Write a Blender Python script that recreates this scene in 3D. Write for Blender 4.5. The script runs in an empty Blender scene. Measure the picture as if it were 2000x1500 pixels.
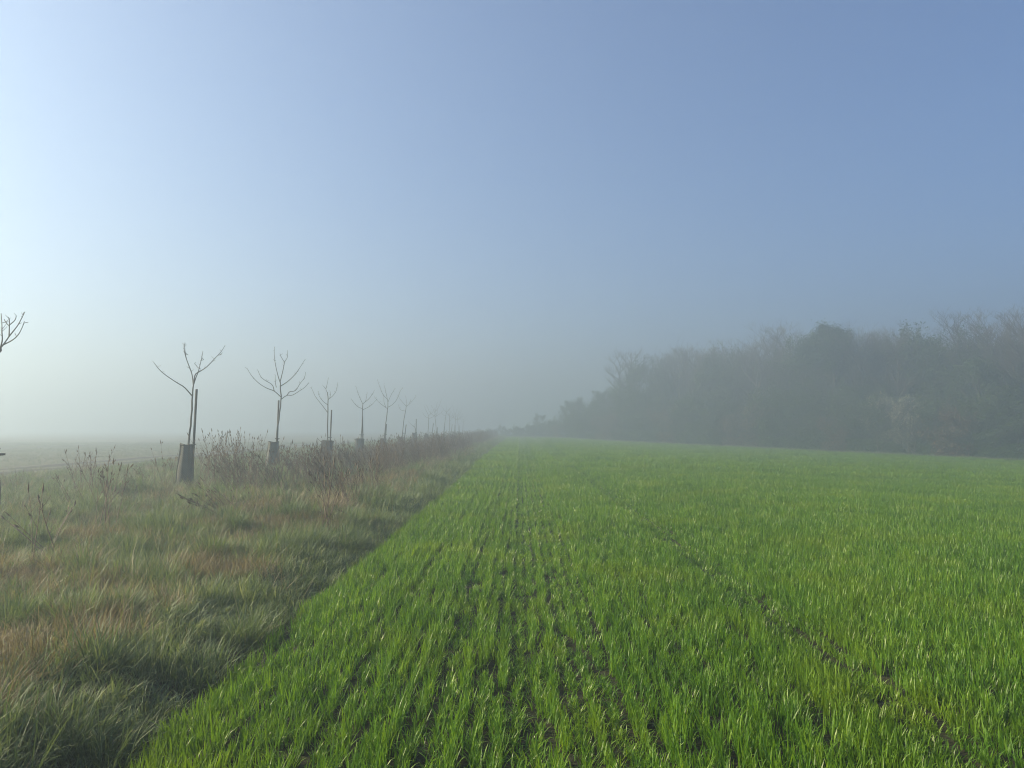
import bpy, math, random
import numpy as np

R = math.radians
rng = np.random.default_rng(7)
random.seed(7)
SC = bpy.context.scene
COL = SC.collection

# ------------------------------------------------------------------ camera
cam = bpy.data.cameras.new('camera')
cam.sensor_width = 36.0
cam.lens = 27.0
cam.clip_start = 0.05
cam.clip_end = 3000.0
cam_o = bpy.data.objects.new('camera', cam)
COL.objects.link(cam_o)
CAM_Z = 1.85
cam_o.location = (0, 0, CAM_Z)
cam_o.rotation_euler = (R(93.25), 0, R(0.573))
SC.camera = cam_o

# ------------------------------------------------------------------ sky and sun
SUN_EL, SUN_AZ = 28.0, -86.0          # azimuth from +Y, clockwise positive (sun stands to the left)
w = bpy.data.worlds.new('World')
SC.world = w
w.use_nodes = True
nt = w.node_tree
nt.nodes.clear()
sky = nt.nodes.new('ShaderNodeTexSky')
sky.sky_type = 'NISHITA'
sky.sun_disc = False
sky.sun_elevation = R(SUN_EL)
sky.sun_rotation = R(SUN_AZ)
sky.air_density = 1.0
sky.dust_density = 0.4
sky.ozone_density = 8.0
sky.altitude = 1000
bg = nt.nodes.new('ShaderNodeBackground')
bg.inputs[1].default_value = 0.044
wo = nt.nodes.new('ShaderNodeOutputWorld')
nt.links.new(sky.outputs[0], bg.inputs[0])
nt.links.new(bg.outputs[0], wo.inputs[0])

sun = bpy.data.lights.new('sun', 'SUN')
sun.energy = 5.0
sun.angle = R(0.53)
sun.color = (1.0, 0.81, 0.54)
sun_o = bpy.data.objects.new('sun', sun)
COL.objects.link(sun_o)
az = R(SUN_AZ)
el = R(SUN_EL)
from mathutils import Vector
sd = Vector((math.sin(az) * math.cos(el), math.cos(az) * math.cos(el), math.sin(el)))
sun_o.rotation_euler = sd.to_track_quat('Z', 'Y').to_euler()
sun_o.location = sd * 60

SC.view_settings.view_transform = 'Standard'
SC.view_settings.look = 'None'
SC.view_settings.gamma = 1.0
SC.view_settings.exposure = 2.02
SC.view_settings.use_curve_mapping = False

SC.render.engine = 'CYCLES'
SC.cycles.max_bounces = 4
SC.cycles.diffuse_bounces = 2
SC.cycles.glossy_bounces = 1
SC.cycles.transmission_bounces = 2
SC.cycles.volume_bounces = 1
SC.cycles.use_denoising = True
SC.cycles.filter_width = 1.1

FOG_DENSITY = 0.0112
FOG_G = 0.56
FOG_TOP = 28.0


# ------------------------------------------------------------------ helpers
def tag(o, label=None, cat=None, group=None, kind=None):
    if label:
        o['label'] = label
    if cat:
        o['category'] = cat
    if group:
        o['group'] = group
    if kind:
        o['kind'] = kind
    return o


def link(o, parent=None):
    COL.objects.link(o)
    if parent is not None:
        o.parent = parent
    return o


def empty(name, loc, rz=0.0):
    o = bpy.data.objects.new(name, None)
    o.empty_display_size = 0.3
    o.location = loc
    o.rotation_euler = (0, 0, rz)
    return link(o)


class MB:
    """collects vertices and faces for one mesh"""

    def __init__(self):
        self.v, self.f, self.a = [], [], []
        self.n = 0

    def add(self, v, f, tone=0.5):
        v = np.asarray(v, float)
        self.v.append(v)
        t = np.full(len(v), tone, float) if np.isscalar(tone) else np.asarray(tone, float)
        self.a.append(t)
        for q in f:
            self.f.append(tuple(int(i) + self.n for i in q))
        self.n += len(v)

    def tube(self, pts, rad, sides=6, tone=0.5, cap=True):
        pts = np.asarray(pts, float)
        n = len(pts)
        rad = np.broadcast_to(np.asarray(rad, float), (n,))
        tan = np.gradient(pts, axis=0)
        tan /= np.linalg.norm(tan, axis=1, keepdims=True) + 1e-9
        ref = np.array([1.0, 0, 0]) if abs(tan[0][0]) < 0.8 else np.array([0, 1.0, 0])
        u = np.cross(tan, ref)
        u /= np.linalg.norm(u, axis=1, keepdims=True) + 1e-9
        w_ = np.cross(tan, u)
        ang = np.arange(sides) * 2 * math.pi / sides
        ring = (u[:, None, :] * np.cos(ang)[None, :, None] + w_[:, None, :] * np.sin(ang)[None, :, None])
        v = pts[:, None, :] + ring * rad[:, None, None]
        f = []
        for i in range(n - 1):
            for k in range(sides):
                k2 = (k + 1) % sides
                f.append((i * sides + k, i * sides + k2, (i + 1) * sides + k2, (i + 1) * sides + k))
        if cap:
            f.append(tuple(range((n - 1) * sides, n * sides)))
        self.add(v.reshape(-1, 3), f, tone)

    def box(self, c, s, tone=0.5):
        c = np.asarray(c, float)
        s = np.asarray(s, float) / 2
        v = [c + s * np.array([x, y, z]) for z in (-1, 1) for y in (-1, 1) for x in (-1, 1)]
        f = [(0, 2, 3, 1), (4, 5, 7, 6), (0, 1, 5, 4), (2, 6, 7, 3), (0, 4, 6, 2), (1, 3, 7, 5)]
        self.add(v, f, tone)

    def mesh(self, name, mat, smooth=True):
        me = bpy.data.meshes.new(name)
        v = np.concatenate(self.v) if self.v else np.zeros((0, 3))
        me.from_pydata(v.tolist(), [], self.f)
        at = me.attributes.new('tone', 'FLOAT', 'POINT')
        at.data.foreach_set('value', np.concatenate(self.a).astype(np.float32))
        if smooth:
            me.polygons.foreach_set('use_smooth', [True] * len(me.polygons))
        me.materials.append(mat)
        me.update()
        return me

    def build(self, name, mat, parent=None, smooth=True):
        return link(bpy.data.objects.new(name, self.mesh(name, mat, smooth)), parent)


def quad_mesh(name, V, F, tone, mat, smooth=False):
    """big numpy quad mesh: V (n,3), F (m,4)"""
    me = bpy.data.meshes.new(name)
    me.vertices.add(len(V))
    me.vertices.foreach_set('co', np.ascontiguousarray(V, np.float32).ravel())
    k = F.shape[1]
    me.loops.add(F.size)
    me.loops.foreach_set('vertex_index', np.ascontiguousarray(F, np.int32).ravel())
    me.polygons.add(len(F))
    me.polygons.foreach_set('loop_start', np.arange(0, F.size, k, dtype=np.int32))
    me.polygons.foreach_set('loop_total', np.full(len(F), k, np.int32))
    if smooth:
        me.polygons.foreach_set('use_smooth', np.ones(len(F), bool))
    at = me.attributes.new('tone', 'FLOAT', 'POINT')
    at.data.foreach_set('value', np.ascontiguousarray(tone, np.float32))
    me.materials.append(mat)
    me.update(calc_edges=True)
    me.validate()
    return me


def smooth_curve(pts, n):
    """Catmull-Rom resample"""
    p = np.asarray(pts, float)
    p = np.vstack([2 * p[0] - p[1], p, 2 * p[-1] - p[-2]])
    out = []
    m = len(p) - 3
    for t in np.linspace(0, m - 1e-6, n):
        i = int(t)
        f = t - i
        a, b, c, d = p[i:i + 4]
        out.append(0.5 * ((2 * b) + (-a + c) * f + (2 * a - 5 * b + 4 * c - d) * f * f + (-a + 3 * b - 3 * c + d) * f ** 3))
    return np.array(out)


_dirs = rng.normal(size=(40, 2))
_dirs /= np.linalg.norm(_dirs, axis=1, keepdims=True)
_ph = rng.uniform(0, 6.28, 40)


def noise2(x, y, scale, seed=0):
    """smooth noise about -1..1; scale = size of the patches in metres"""
    x = np.asarray(x, float)
    y = np.asarray(y, float)
    s = np.zeros(np.broadcast(x, y).shape)
    for k in range(7):
        d = _dirs[(seed * 7 + k) % 40]
        q = 2 * math.pi / scale * (0.7 + 0.17 * k)
        s = s + np.sin((x * d[0] + y * d[1]) * q + _ph[(seed * 5 + k * 3) % 40] + 1.5 * np.sin((x * d[1] - y * d[0]) * q * 0.6 + k))
    return s / 3.2


def sstep(a, b, x):
    t = np.clip((np.asarray(x, float) - a) / (b - a), 0, 1)
    return t * t * (3 - 2 * t)


EDGE_X = -2.15            # border between the crop and the grass verge
VERGE_X = -17.0           # far border of the verge


def terrain(x, y):
    x = np.asarray(x, float)
    y = np.asarray(y, float)
    z = -0.031 * np.clip(x - 3, 0, 62) * sstep(3, 14, x)
    ver = sstep(-2.3, -3.3, x) * (1 - sstep(-15.5, -18, x))
    z = z + ver * (0.12 + 0.05 * noise2(x, y, 2.6, 1) + 0.05 * noise2(x, y, 6.0, 2))
    z = z - 0.10 * np.exp(-((x - EDGE_X + 0.12) / 0.28) ** 2)
    z = z + 0.02 * noise2(x, y, 9.0, 3)
    z = z - 0.05 * np.exp(-((x - 2.45) / 0.22) ** 2) - 0.03 * np.exp(-((x - 0.1) / 0.3) ** 2)
    z = z - 0.05 * np.exp(-((x + 21.0) / 0.3) ** 2) - 0.05 * np.exp(-((x + 23.0) / 0.3) ** 2)
    return z


# ------------------------------------------------------------------ materials
def mat_new(name):
    m = bpy.data.materials.new(name)
    m.use_nodes = True
    t = m.node_tree
    t.nodes.clear()
    return m, t, t.nodes, t.links


def ramp(nodes, stops):
    r = nodes.new('ShaderNodeValToRGB')
    e = r.color_ramp.elements
    while len(e) < len(stops):
        e.new(0.5)
    for k, (p, c) in enumerate(stops):
        e[k].position = p
        e[k].color = (*c, 1)
    return r


def math_node(nodes, links, op, a, b=None, clamp=False):
    n = nodes.new('ShaderNodeMath')
    n.operation = op
    n.use_clamp = clamp
    for i, s in enumerate((a, b)):
        if s is None:
            continue
        if isinstance(s, (int, float)):
            n.inputs[i].default_value = s
        else:
            links.new(s, n.inputs[i])
    return n.outputs[0]


def mix_col(nodes, links, fac, a, b, blend='MIX'):
    n = nodes.new('ShaderNodeMix')
    n.data_type = 'RGBA'
    n.blend_type = blend
    for s, i in ((fac, 0), (a, 6), (b, 7)):
        if isinstance(s, (int, float)):
            n.inputs[i].default_value = s
        elif isinstance(s, tuple):
            n.inputs[i].default_value = (*s, 1)
        else:
            links.new(s, n.inputs[i])
    return n.outputs[2]


def blade_mat(name, stops, patch=None, patch_col=None, rough=0.4, trans=0.35, spec=0.5, patch_scale=0.35):
    """leaf blades: colour by the blade's own tone, by plant and by patches of the field"""
    m, t, N, L = mat_new(name)
    at = N.new('ShaderNodeAttribute')
    at.attribute_name = 'tone'
    oi = N.new('ShaderNodeObjectInfo')
    geo = N.new('ShaderNodeNewGeometry')
    nz = N.new('ShaderNodeTexNoise')
    nz.inputs['Scale'].default_value = patch_scale
    nz.inputs['Detail'].default_value = 3
    L.new(geo.outputs['Position'], nz.inputs['Vector'])
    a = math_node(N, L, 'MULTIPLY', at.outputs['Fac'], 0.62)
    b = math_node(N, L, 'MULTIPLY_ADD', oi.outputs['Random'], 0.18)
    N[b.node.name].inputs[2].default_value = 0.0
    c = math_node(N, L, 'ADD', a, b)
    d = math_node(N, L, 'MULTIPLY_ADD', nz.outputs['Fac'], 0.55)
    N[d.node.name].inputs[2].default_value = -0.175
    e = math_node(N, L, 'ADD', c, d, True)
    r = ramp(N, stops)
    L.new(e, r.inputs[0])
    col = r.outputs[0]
    if patch_col:
        nz2 = N.new('ShaderNodeTexNoise')
        nz2.inputs['Scale'].default_value = patch
        nz2.inputs['Detail'].default_value = 2
        L.new(geo.outputs['Position'], nz2.inputs['Vector'])
        mr = N.new('ShaderNodeMapRange')
        mr.inputs[1].default_value = 0.50
        mr.inputs[2].default_value = 0.80
        L.new(nz2.outputs['Fac'], mr.inputs[0])
        col = mix_col(N, L, mr.outputs[0], col, patch_col)
    p = N.new('ShaderNodeBsdfPrincipled')
    L.new(col, p.inputs['Base Color'])
    p.inputs['Roughness'].default_value = rough
    p.inputs['Specular IOR Level'].default_value = spec
    tr = N.new('ShaderNodeBsdfTranslucent')
    tc = mix_col(N, L, 1.0, col, (1.25, 1.15, 0.55), 'MULTIPLY')
    L.new(tc, tr.inputs['Color'])
    mx = N.new('ShaderNodeMixShader')
    mx.inputs[0].default_value = trans
    L.new(p.outputs[0], mx.inputs[1])
    L.new(tr.outputs[0], mx.inputs[2])
    o = N.new('ShaderNodeOutputMaterial')
    L.new(mx.outputs[0], o.inputs[0])
    return m


def rough_mat(name, c1, c2, scale=8.0, rough=0.85, stretch=(1, 1, 1), bump=0.3):
    m, t, N, L = mat_new(name)
    tc = N.new('ShaderNodeTexCoord')
    mp = N.new('ShaderNodeMapping')
    mp.inputs['Scale'].default_value = stretch
    L.new(tc.outputs['Object'], mp.inputs[0])
    nz = N.new('ShaderNodeTexNoise')
    nz.inputs['Scale'].default_value = scale
    nz.inputs['Detail'].default_value = 6
    L.new(mp.outputs[0], nz.inputs['Vector'])
    r = ramp(N, [(0.3, c1), (0.7, c2)])
    L.new(nz.outputs['Fac'], r.inputs[0])
    p = N.new('ShaderNodeBsdfPrincipled')
    p.inputs['Roughness'].default_value = rough
    L.new(r.outputs[0], p.inputs['Base Color'])
    bp = N.new('ShaderNodeBump')
    bp.inputs['Strength'].default_value = bump
    bp.inputs['Distance'].default_value = 0.02
    L.new(nz.outputs['Fac'], bp.inputs['Height'])
    L.new(bp.outputs[0], p.inputs['Normal'])
    o = N.new('ShaderNodeOutputMaterial')
    L.new(p.outputs[0], o.inputs[0])
    return m


M = {}
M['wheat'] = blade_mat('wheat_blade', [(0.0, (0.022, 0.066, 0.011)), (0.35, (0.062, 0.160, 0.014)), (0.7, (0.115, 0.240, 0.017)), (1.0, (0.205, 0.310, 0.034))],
                       rough=0.42, trans=0.42, spec=0.36, patch=0.6, patch_col=(0.145, 0.235, 0.014))
M['verge'] = blade_mat('verge_blade', [(0.0, (0.030, 0.060, 0.030)), (0.4, (0.085, 0.140, 0.068)), (0.75, (0.165, 0.222, 0.118)), (1.0, (0.290, 0.320, 0.200))],
                       rough=0.55, trans=0.35, spec=0.3)
M['dry'] = blade_mat('dry_blade', [(0.0, (0.060, 0.055, 0.036)), (0.4, (0.130, 0.115, 0.074)), (0.75, (0.220, 0.195, 0.128)), (1.0, (0.38, 0.34, 0.24))],
                     rough=0.6, trans=0.25, spec=0.3)
M['crop'] = blade_mat('young_crop_blade', [(0.0, (0.030, 0.055, 0.022)), (0.5, (0.065, 0.095, 0.040)), (1.0, (0.11, 0.13, 0.06))], rough=0.5, trans=0.3)
M['weed'] = rough_mat('dead_weed_stem', (0.046, 0.036, 0.025), (0.150, 0.116, 0.080), 6)
M['bark'] = rough_mat('young_bark', (0.030, 0.032, 0.028), (0.075, 0.075, 0.062), 14, stretch=(1, 1, 0.3))
M['stake'] = rough_mat('stake_wood', (0.030, 0.028, 0.022), (0.080, 0.072, 0.056), 9, stretch=(3, 3, 0.25))
M['tie'] = rough_mat('rubber_tie', (0.012, 0.012, 0.012), (0.03, 0.03, 0.03), 20)
M['wood_bark'] = rough_mat('wood_bark', (0.026, 0.026, 0.023), (0.072, 0.072, 0.062), 3, stretch=(1, 1, 0.3))
M['twig'] = rough_mat('twig_bark', (0.030, 0.028, 0.024), (0.062, 0.058, 0.048), 4)
M['leaf'] = blade_mat('spring_leaf', [(0.0, (0.018, 0.040, 0.012)), (0.5, (0.038, 0.070, 0.020)), (1.0, (0.075, 0.110, 0.034))], rough=0.6, trans=0.3, spec=0.15)
M['dark_leaf'] = blade_mat('dark_leaf', [(0.0, (0.014, 0.030, 0.012)), (0.5, (0.026, 0.052, 0.018)), (1.0, (0.05, 0.08, 0.028))], rough=0.6, trans=0.15, spec=0.12)
M['blossom'] = blade_mat('blossom_petal', [(0.0, (0.10, 0.12, 0.08)), (0.5, (0.22, 0.24, 0.19)), (1.0, (0.5, 0.5, 0.46))], rough=0.6, trans=0.3)
M['brown_leaf'] = blade_mat('brown_leaf', [(0.0, (0.045, 0.026, 0.014)), (0.5, (0.085, 0.05, 0.026)), (1.0, (0.12, 0.08, 0.04))], rough=0.6, trans=0.2)


def guard_material():
    """dark woven netting: fine ribs as relief and slightly paler threads"""
    m, t, N, L = mat_new('guard_netting')
    tc = N.new('ShaderNodeTexCoord')
    wv = N.new('ShaderNodeTexWave')
    wv.wave_type = 'BANDS'
    wv.bands_direction = 'DIAGONAL'
    wv.inputs['Scale'].default_value = 9
    wv.inputs['Distortion'].default_value = 2.0
    L.new(tc.outputs['Object'], wv.inputs['Vector'])
    nz = N.new('ShaderNodeTexNoise')
    nz.inputs['Scale'].default_value = 5
    nz.inputs['Detail'].default_value = 5
    L.new(tc.outputs['Object'], nz.inputs['Vector'])
    a = math_node(N, L, 'MULTIPLY', wv.outputs['Fac'], 0.35)
    b = math_node(N, L, 'ADD', a, nz.outputs['Fac'])
    r = ramp(N, [(0.35, (0.020, 0.026, 0.021)), (0.95, (0.058, 0.068, 0.056))])
    L.new(b, r.inputs[0])
    p = N.new('ShaderNodeBsdfPrincipled')
    p.inputs['Roughness'].default_value = 0.7
    L.new(r.outputs[0], p.inputs['Base Color'])
    bp = N.new('ShaderNodeBump')
    bp.inputs['Strength'].default_value = 0.5
    bp.inputs['Distance'].default_value = 0.01
    L.new(b, bp.inputs['Height'])
    L.new(bp.outputs[0], p.inputs['Normal'])
    o = N.new('ShaderNodeOutputMaterial')
    L.new(p.outputs[0], o.inputs[0])
    return m


M['guard'] = guard_material()


def ground_material():
    m, t, N, L = mat_new('ground_soil')
    geo = N.new('ShaderNodeNewGeometry')
    sx = N.new('ShaderNodeSeparateXYZ')
    L.new(geo.outputs['Position'], sx.inputs[0])

    def noise(scale, detail=5, stretch=None):
        n = N.new('ShaderNodeTexNoise')
        n.inputs['Scale'].default_value = scale
        n.inputs['Detail'].default_value = detail
        if stretch:
            mp = N.new('ShaderNodeMapping')
            mp.inputs['Scale'].default_value = stretch
            L.new(geo.outputs['Position'], mp.inputs[0])
            L.new(mp.outputs[0], n.inputs['Vector'])
        else:
            L.new(geo.outputs['Position'], n.inputs['Vector'])
        return n.outputs['Fac']
    soil = ramp(N, [(0.3, (0.010, 0.012, 0.006)), (0.7, (0.022, 0.025, 0.011))])
    L.new(noise(14), soil.inputs[0])
    # soil under the crop with a film of green far off where the single blades end
    green = ramp(N, [(0.3, (0.035, 0.085, 0.018)), (0.7, (0.060, 0.130, 0.024))])
    L.new(noise(2.0, 6), green.inputs[0])
    far = N.new('ShaderNodeMapRange')
    far.inputs[1].default_value = 95
    far.inputs[2].default_value = 135
    L.new(sx.outputs['Y'], far.inputs[0])
    wheat = mix_col(N, L, far.outputs[0], soil.outputs[0], green.outputs[0])
    verge = ramp(N, [(0.3, (0.028, 0.030, 0.016)), (0.55, (0.050, 0.048, 0.026)), (0.75, (0.075, 0.062, 0.036))])
    L.new(noise(3.5, 7), verge.inputs[0])
    # left field: young drilled crop, rows along Y
    rows = noise(1.0, 4, (5.0, 0.15, 1))
    young = ramp(N, [(0.3, (0.060, 0.064, 0.040)), (0.7, (0.115, 0.118, 0.078))])
    L.new(rows, young.inputs[0])
    wob = noise(0.8, 4)
    xw = math_node(N, L, 'MULTIPLY_ADD', wob, 0.5)
    xw.node.inputs[2].default_value = -0.25
    xx = math_node(N, L, 'ADD', sx.outputs['X'], xw)
    f1 = N.new('ShaderNodeMapRange')
    f1.inputs[1].default_value = EDGE_X - 0.05
    f1.inputs[2].default_value = EDGE_X - 0.35
    L.new(xx, f1.inputs[0])
    f2 = N.new('ShaderNodeMapRange')
    f2.inputs[1].default_value = VERGE_X + 0.4
    f2.inputs[2].default_value = VERGE_X - 0.8
    L.new(xx, f2.inputs[0])
    c = mix_col(N, L, f1.outputs[0], wheat, verge.outputs[0])
    c = mix_col(N, L, f2.outputs[0], c, young.outputs[0])
    # bare wheel tracks in the left field
    for tx in (-21.0, -23.0, -45.0, -47.0, -69.0, -71.0):
        d = math_node(N, L, 'ABSOLUTE', math_node(N, L, 'ADD', xx, -tx))
        g = N.new('ShaderNodeMapRange')
        g.inputs[1].default_value = 0.62
        g.inputs[2].default_value = 0.4
        L.new(d, g.inputs[0])
        c = mix_col(N, L, g.outputs[0], c, (0.022, 0.019, 0.013))
    p = N.new('ShaderNodeBsdfPrincipled')
    p.inputs['Roughness'].default_value = 0.95
    p.inputs['Specular IOR Level'].default_value = 0.2
    L.new(c, p.inputs['Base Color'])
    bp = N.new('ShaderNodeBump')
    bp.inputs['Strength'].default_value = 0.7
    bp.inputs['Distance'].default_value = 0.05
    L.new(noise(9, 8), bp.inputs['Height'])
    L.new(bp.outputs[0], p.inputs['Normal'])
    o = N.new('ShaderNodeOutputMaterial')
    L.new(p.outputs[0], o.inputs[0])
    return m


# ------------------------------------------------------------------ ground
xs = np.concatenate([np.linspace(-420, -30, 24)[:-1], np.arange(-30, -18, 0.5), np.arange(-18, 4, 0.25), np.arange(4, 70, 3), np.linspace(70, 420, 14)])
ys = np.concatenate([np.linspace(-150, -5, 12)[:-1], np.arange(-5, 40, 0.3), np.arange(40, 160, 2.5), np.linspace(160, 430, 12)])
gx, gy = np.meshgrid(xs, ys)
gz = terrain(gx, gy)
V = np.stack([gx, gy, gz], -1).reshape(-1, 3)
nx, ny = len(xs), len(ys)
ii = (np.arange(ny - 1)[:, None] * nx + np.arange(nx - 1)[None, :]).ravel()
F = np.stack([ii, ii + 1, ii + nx + 1, ii + nx], -1)
gme = quad_mesh('ground', V, F, np.zeros(len(V)), ground_material(), True)
tag(link(bpy.data.objects.new('ground', gme)), 'dark soil of the fields and the rough verge', 'ground', kind='structure')


# ------------------------------------------------------------------ scattering by geometry nodes
def scatter(name, pts, rot, scl, idx, protos, label, cat):
    """ONE stuff object: its points carry instances of the proto meshes"""
    coll = bpy.data.collections.new(name + '_sources')
    for k, me in enumerate(protos):
        coll.objects.link(bpy.data.objects.new('%s_source_%02d' % (name, k), me))
    me = bpy.data.meshes.new(name)
    n = len(pts)
    me.vertices.add(n)
    me.vertices.foreach_set('co', np.ascontiguousarray(pts, np.float32).ravel())
    for an, ty, data in (('rot', 'FLOAT_VECTOR', rot), ('scl', 'FLOAT_VECTOR', scl)):
        at = me.attributes.new(an, ty, 'POINT')
        at.data.foreach_set('vector', np.ascontiguousarray(data, np.float32).ravel())
    at = me.attributes.new('pick', 'INT', 'POINT')
    at.data.foreach_set('value', np.ascontiguousarray(idx, np.int32))
    me.update()
    g = bpy.data.node_groups.new(name, 'GeometryNodeTree')
    g.interface.new_socket('Geometry', in_out='INPUT', socket_type='NodeSocketGeometry')
    g.interface.new_socket('Geometry', in_out='OUTPUT', socket_type='NodeSocketGeometry')
    N, L = g.nodes, g.links
    gi, go = N.new('NodeGroupInput'), N.new('NodeGroupOutput')
    ci = N.new('GeometryNodeCollectionInfo')
    ci.inputs['Collection'].default_value = coll
    ci.inputs['Separate Children'].default_value = True
    ci.inputs['Reset Children'].default_value = True
    ip = N.new('GeometryNodeInstanceOnPoints')
    ip.inputs['Pick Instance'].default_value = True

    def named(an, ty):
        a = N.new('GeometryNodeInputNamedAttribute')
        a.data_type = ty
        a.inputs['Name'].default_value = an
        return a.outputs['Attribute']
    er = N.new('FunctionNodeEulerToRotation')
    L.new(named('rot', 'FLOAT_VECTOR'), er.inputs[0])
    L.new(gi.outputs[0], ip.inputs['Points'])
    L.new(ci.outputs[0], ip.inputs['Instance'])
    L.new(named('pick', 'INT'), ip.inputs['Instance Index'])
    L.new(er.outputs[0], ip.inputs['Rotation'])
    L.new(named('scl', 'FLOAT_VECTOR'), ip.inputs['Scale'])
    L.new(ip.outputs[0], go.inputs[0])
    o = link(bpy.data.objects.new(name, me))
    md = o.modifiers.new('scatter', 'NODES')
    md.node_group = g
    return tag(o, label, cat, kind='stuff')


def blades_mesh(name, base, az, length, lean, droop, width, tone, mat, seg=4):
    """many grass blades as one mesh: arrays per blade; tapered strips that bend over towards az"""
    n = len(base)
    t = np.linspace(0, 1, seg + 1)
    ang = lean[:, None] + droop[:, None] * t[None, :] ** 1.6          # angle from the vertical
    ds = length[:, None] / seg
    hx = np.concatenate([np.zeros((n, 1)), np.cumsum(np.sin((ang[:, 1:] + ang[:, :-1]) / 2) * ds, 1)], 1)
    hz = np.concatenate([np.zeros((n, 1)), np.cumsum(np.cos((ang[:, 1:] + ang[:, :-1]) / 2) * ds, 1)], 1)
    dx, dy = np.cos(az)[:, None], np.sin(az)[:, None]
    cx = base[:, 0:1] + hx * dx
    cy = base[:, 1:2] + hx * dy
    cz = base[:, 2:3] + hz
    wprof = np.array([0.65, 1.0, 0.95, 0.7, 0.06]) if seg == 4 else np.interp(t, [0, 0.3, 0.6, 1], [0.7, 1, 0.85, 0.06])
    twist = rng.uniform(-0.9, 0.9, (n, 1)) + rng.uniform(-1.2, 1.2, (n, 1)) * t[None, :]
    wx = -dy * np.cos(twist) + dx * np.sin(twist) * 0.7
    wy = dx * np.cos(twist) + dy * np.sin(twist) * 0.7
    hw = width[:, None] * 0.5 * wprof[None, :]
    A = np.stack([cx - wx * hw, cy - wy * hw, cz], -1)
    B = np.stack([cx + wx * hw, cy + wy * hw, cz], -1)
    Vv = np.stack([A, B], 2).reshape(-1, 3)                          # blade, level, side
    k = (np.arange(n)[:, None] * (seg + 1) + np.arange(seg)[None, :]).ravel() * 2
    Ff = np.stack([k, k + 1, k + 3, k + 2], -1)
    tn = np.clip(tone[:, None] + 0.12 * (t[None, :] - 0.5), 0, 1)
    return quad_mesh(name, Vv, Ff, np.repeat(tn.ravel(), 2), mat, True)


U = rng.uniform
Nn = rng.normal

# ------------------------------------------------------------------ the wheat
ROW = 0.125
row_protos = []
for k in range(14):                      # half a metre of one drilled row
    n = 170
    b = np.stack([Nn(0, 0.0230, n), U(-0.26, 0.26, n), np.full(n, -0.01)], -1)
    L_ = np.clip(Nn(0.135, 0.036, n), 0.05, 0.25)
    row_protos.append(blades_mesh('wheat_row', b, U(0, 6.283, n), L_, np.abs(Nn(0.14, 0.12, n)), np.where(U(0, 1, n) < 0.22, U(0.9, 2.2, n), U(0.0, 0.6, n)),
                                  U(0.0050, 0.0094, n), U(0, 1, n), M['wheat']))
far_protos = []
for k in range(8):                       # a square metre of eight rows for the distance
    n = 860
    b = np.stack([(rng.integers(0, 8, n) - 3.5) * ROW + Nn(0, 0.025, n), U(-0.5, 0.5, n), np.full(n, -0.01)], -1)
    L_ = np.clip(Nn(0.225, 0.045, n), 0.10, 0.33)
    far_protos.append(blades_mesh('wheat_square', b, U(0, 6.283, n), L_, np.abs(Nn(0.16, 0.13, n)), np.where(U(0, 1, n) < 0.25, U(0.8, 2.0, n), U(0.0, 0.6, n)),
                                  U(0.008, 0.014, n), U(0, 1, n), M['wheat'], 3))

# line of the wood's edge
E0, E1 = np.array([49.0, 75.5]), np.array([7.7, 134.0])
EDIR = (E1 - E0) / np.linalg.norm(E1 - E0)
ENRM = np.array([0.817, 0.577])


def wood_depth(x, y):
    return (x - E0[0]) * ENRM[0] + (y - E0[1]) * ENRM[1]


NEAR_Y = 34.0
px, py = np.meshgrid(np.arange(EDGE_X + 0.02, 27, ROW), np.arange(1.2, NEAR_Y, 0.5))
px, py = px.ravel(), py.ravel()
keep = np.abs(px) < 0.78 * py + 1.6
px, py = px[keep], py[keep]
n = len(px)
h = 1.0 + 0.10 * noise2(px, py, 3.0, 4) + 0.07 * noise2(px, py, 0.9, 5)
# tramlines: the wheel tracks have shorter, thinner plants, and some drill rows are missing
track = np.exp(-((px - 2.45 - 0.05 * np.sin(py * 0.5)) / 0.17) ** 2)
centre = np.exp(-((px - 0.05) / 0.45) ** 2)
h = h * (1 - 0.15 * track * (0.75 + 0.25 * noise2(px, py, 1.7, 6))) * (1 - 0.08 * centre)
rown = np.round((px - EDGE_X - 0.02) / ROW).astype(int)
gap_rows = {int(round((g - EDGE_X - 0.02) / ROW)): q for g, q in ((-0.50, 0.52), (-0.61, 0.78), (-0.28, 0.72), (-0.17, 0.75), (0.04, 0.46), (0.15, 0.72), (0.26, 0.76), (0.37, 0.50), (0.48, 0.72), (0.59, 0.56), (0.7, 0.8), (2.2, 0.75), (2.31, 0.58), (2.42, 0.52), (2.53, 0.55), (2.64, 0.72), (-1.15, 0.72), (1.2, 0.75), (-1.6, 0.8), (1.75, 0.8))}
low = np.array([gap_rows.get(int(r), 1.0) for r in rown])
low = np.clip(low + np.where(low < 1, 0.16 * noise2(px * 4, py, 2.6, 16), 0), 0.46, 1.0)
h = h * low * (1 + 0.10 * np.sin(rown * 2.4) * np.cos(rown * 0.7))
drop = np.zeros(n, bool)
edge = px < EDGE_X + 0.16 + 0.16 * noise2(px * 0, py, 1.9, 17)
drop |= edge & (U(0, 1, n) < 0.35)
k = ~drop
px, py, h = px[k], py[k], h[k]
n = len(px)
px = px + Nn(0, 0.012, n)
py = py + U(-0.12, 0.12, n)
rot = np.stack([Nn(0, 0.05, n), Nn(0.03, 0.05, n), np.where(U(0, 1, n) < 0.5, 0, math.pi) + Nn(0, 0.05, n)], -1)
scl = np.stack([np.ones(n), np.ones(n), h * U(0.9, 1.1, n)], -1)
pts1 = np.stack([px, py, terrain(px, py)], -1)
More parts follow.
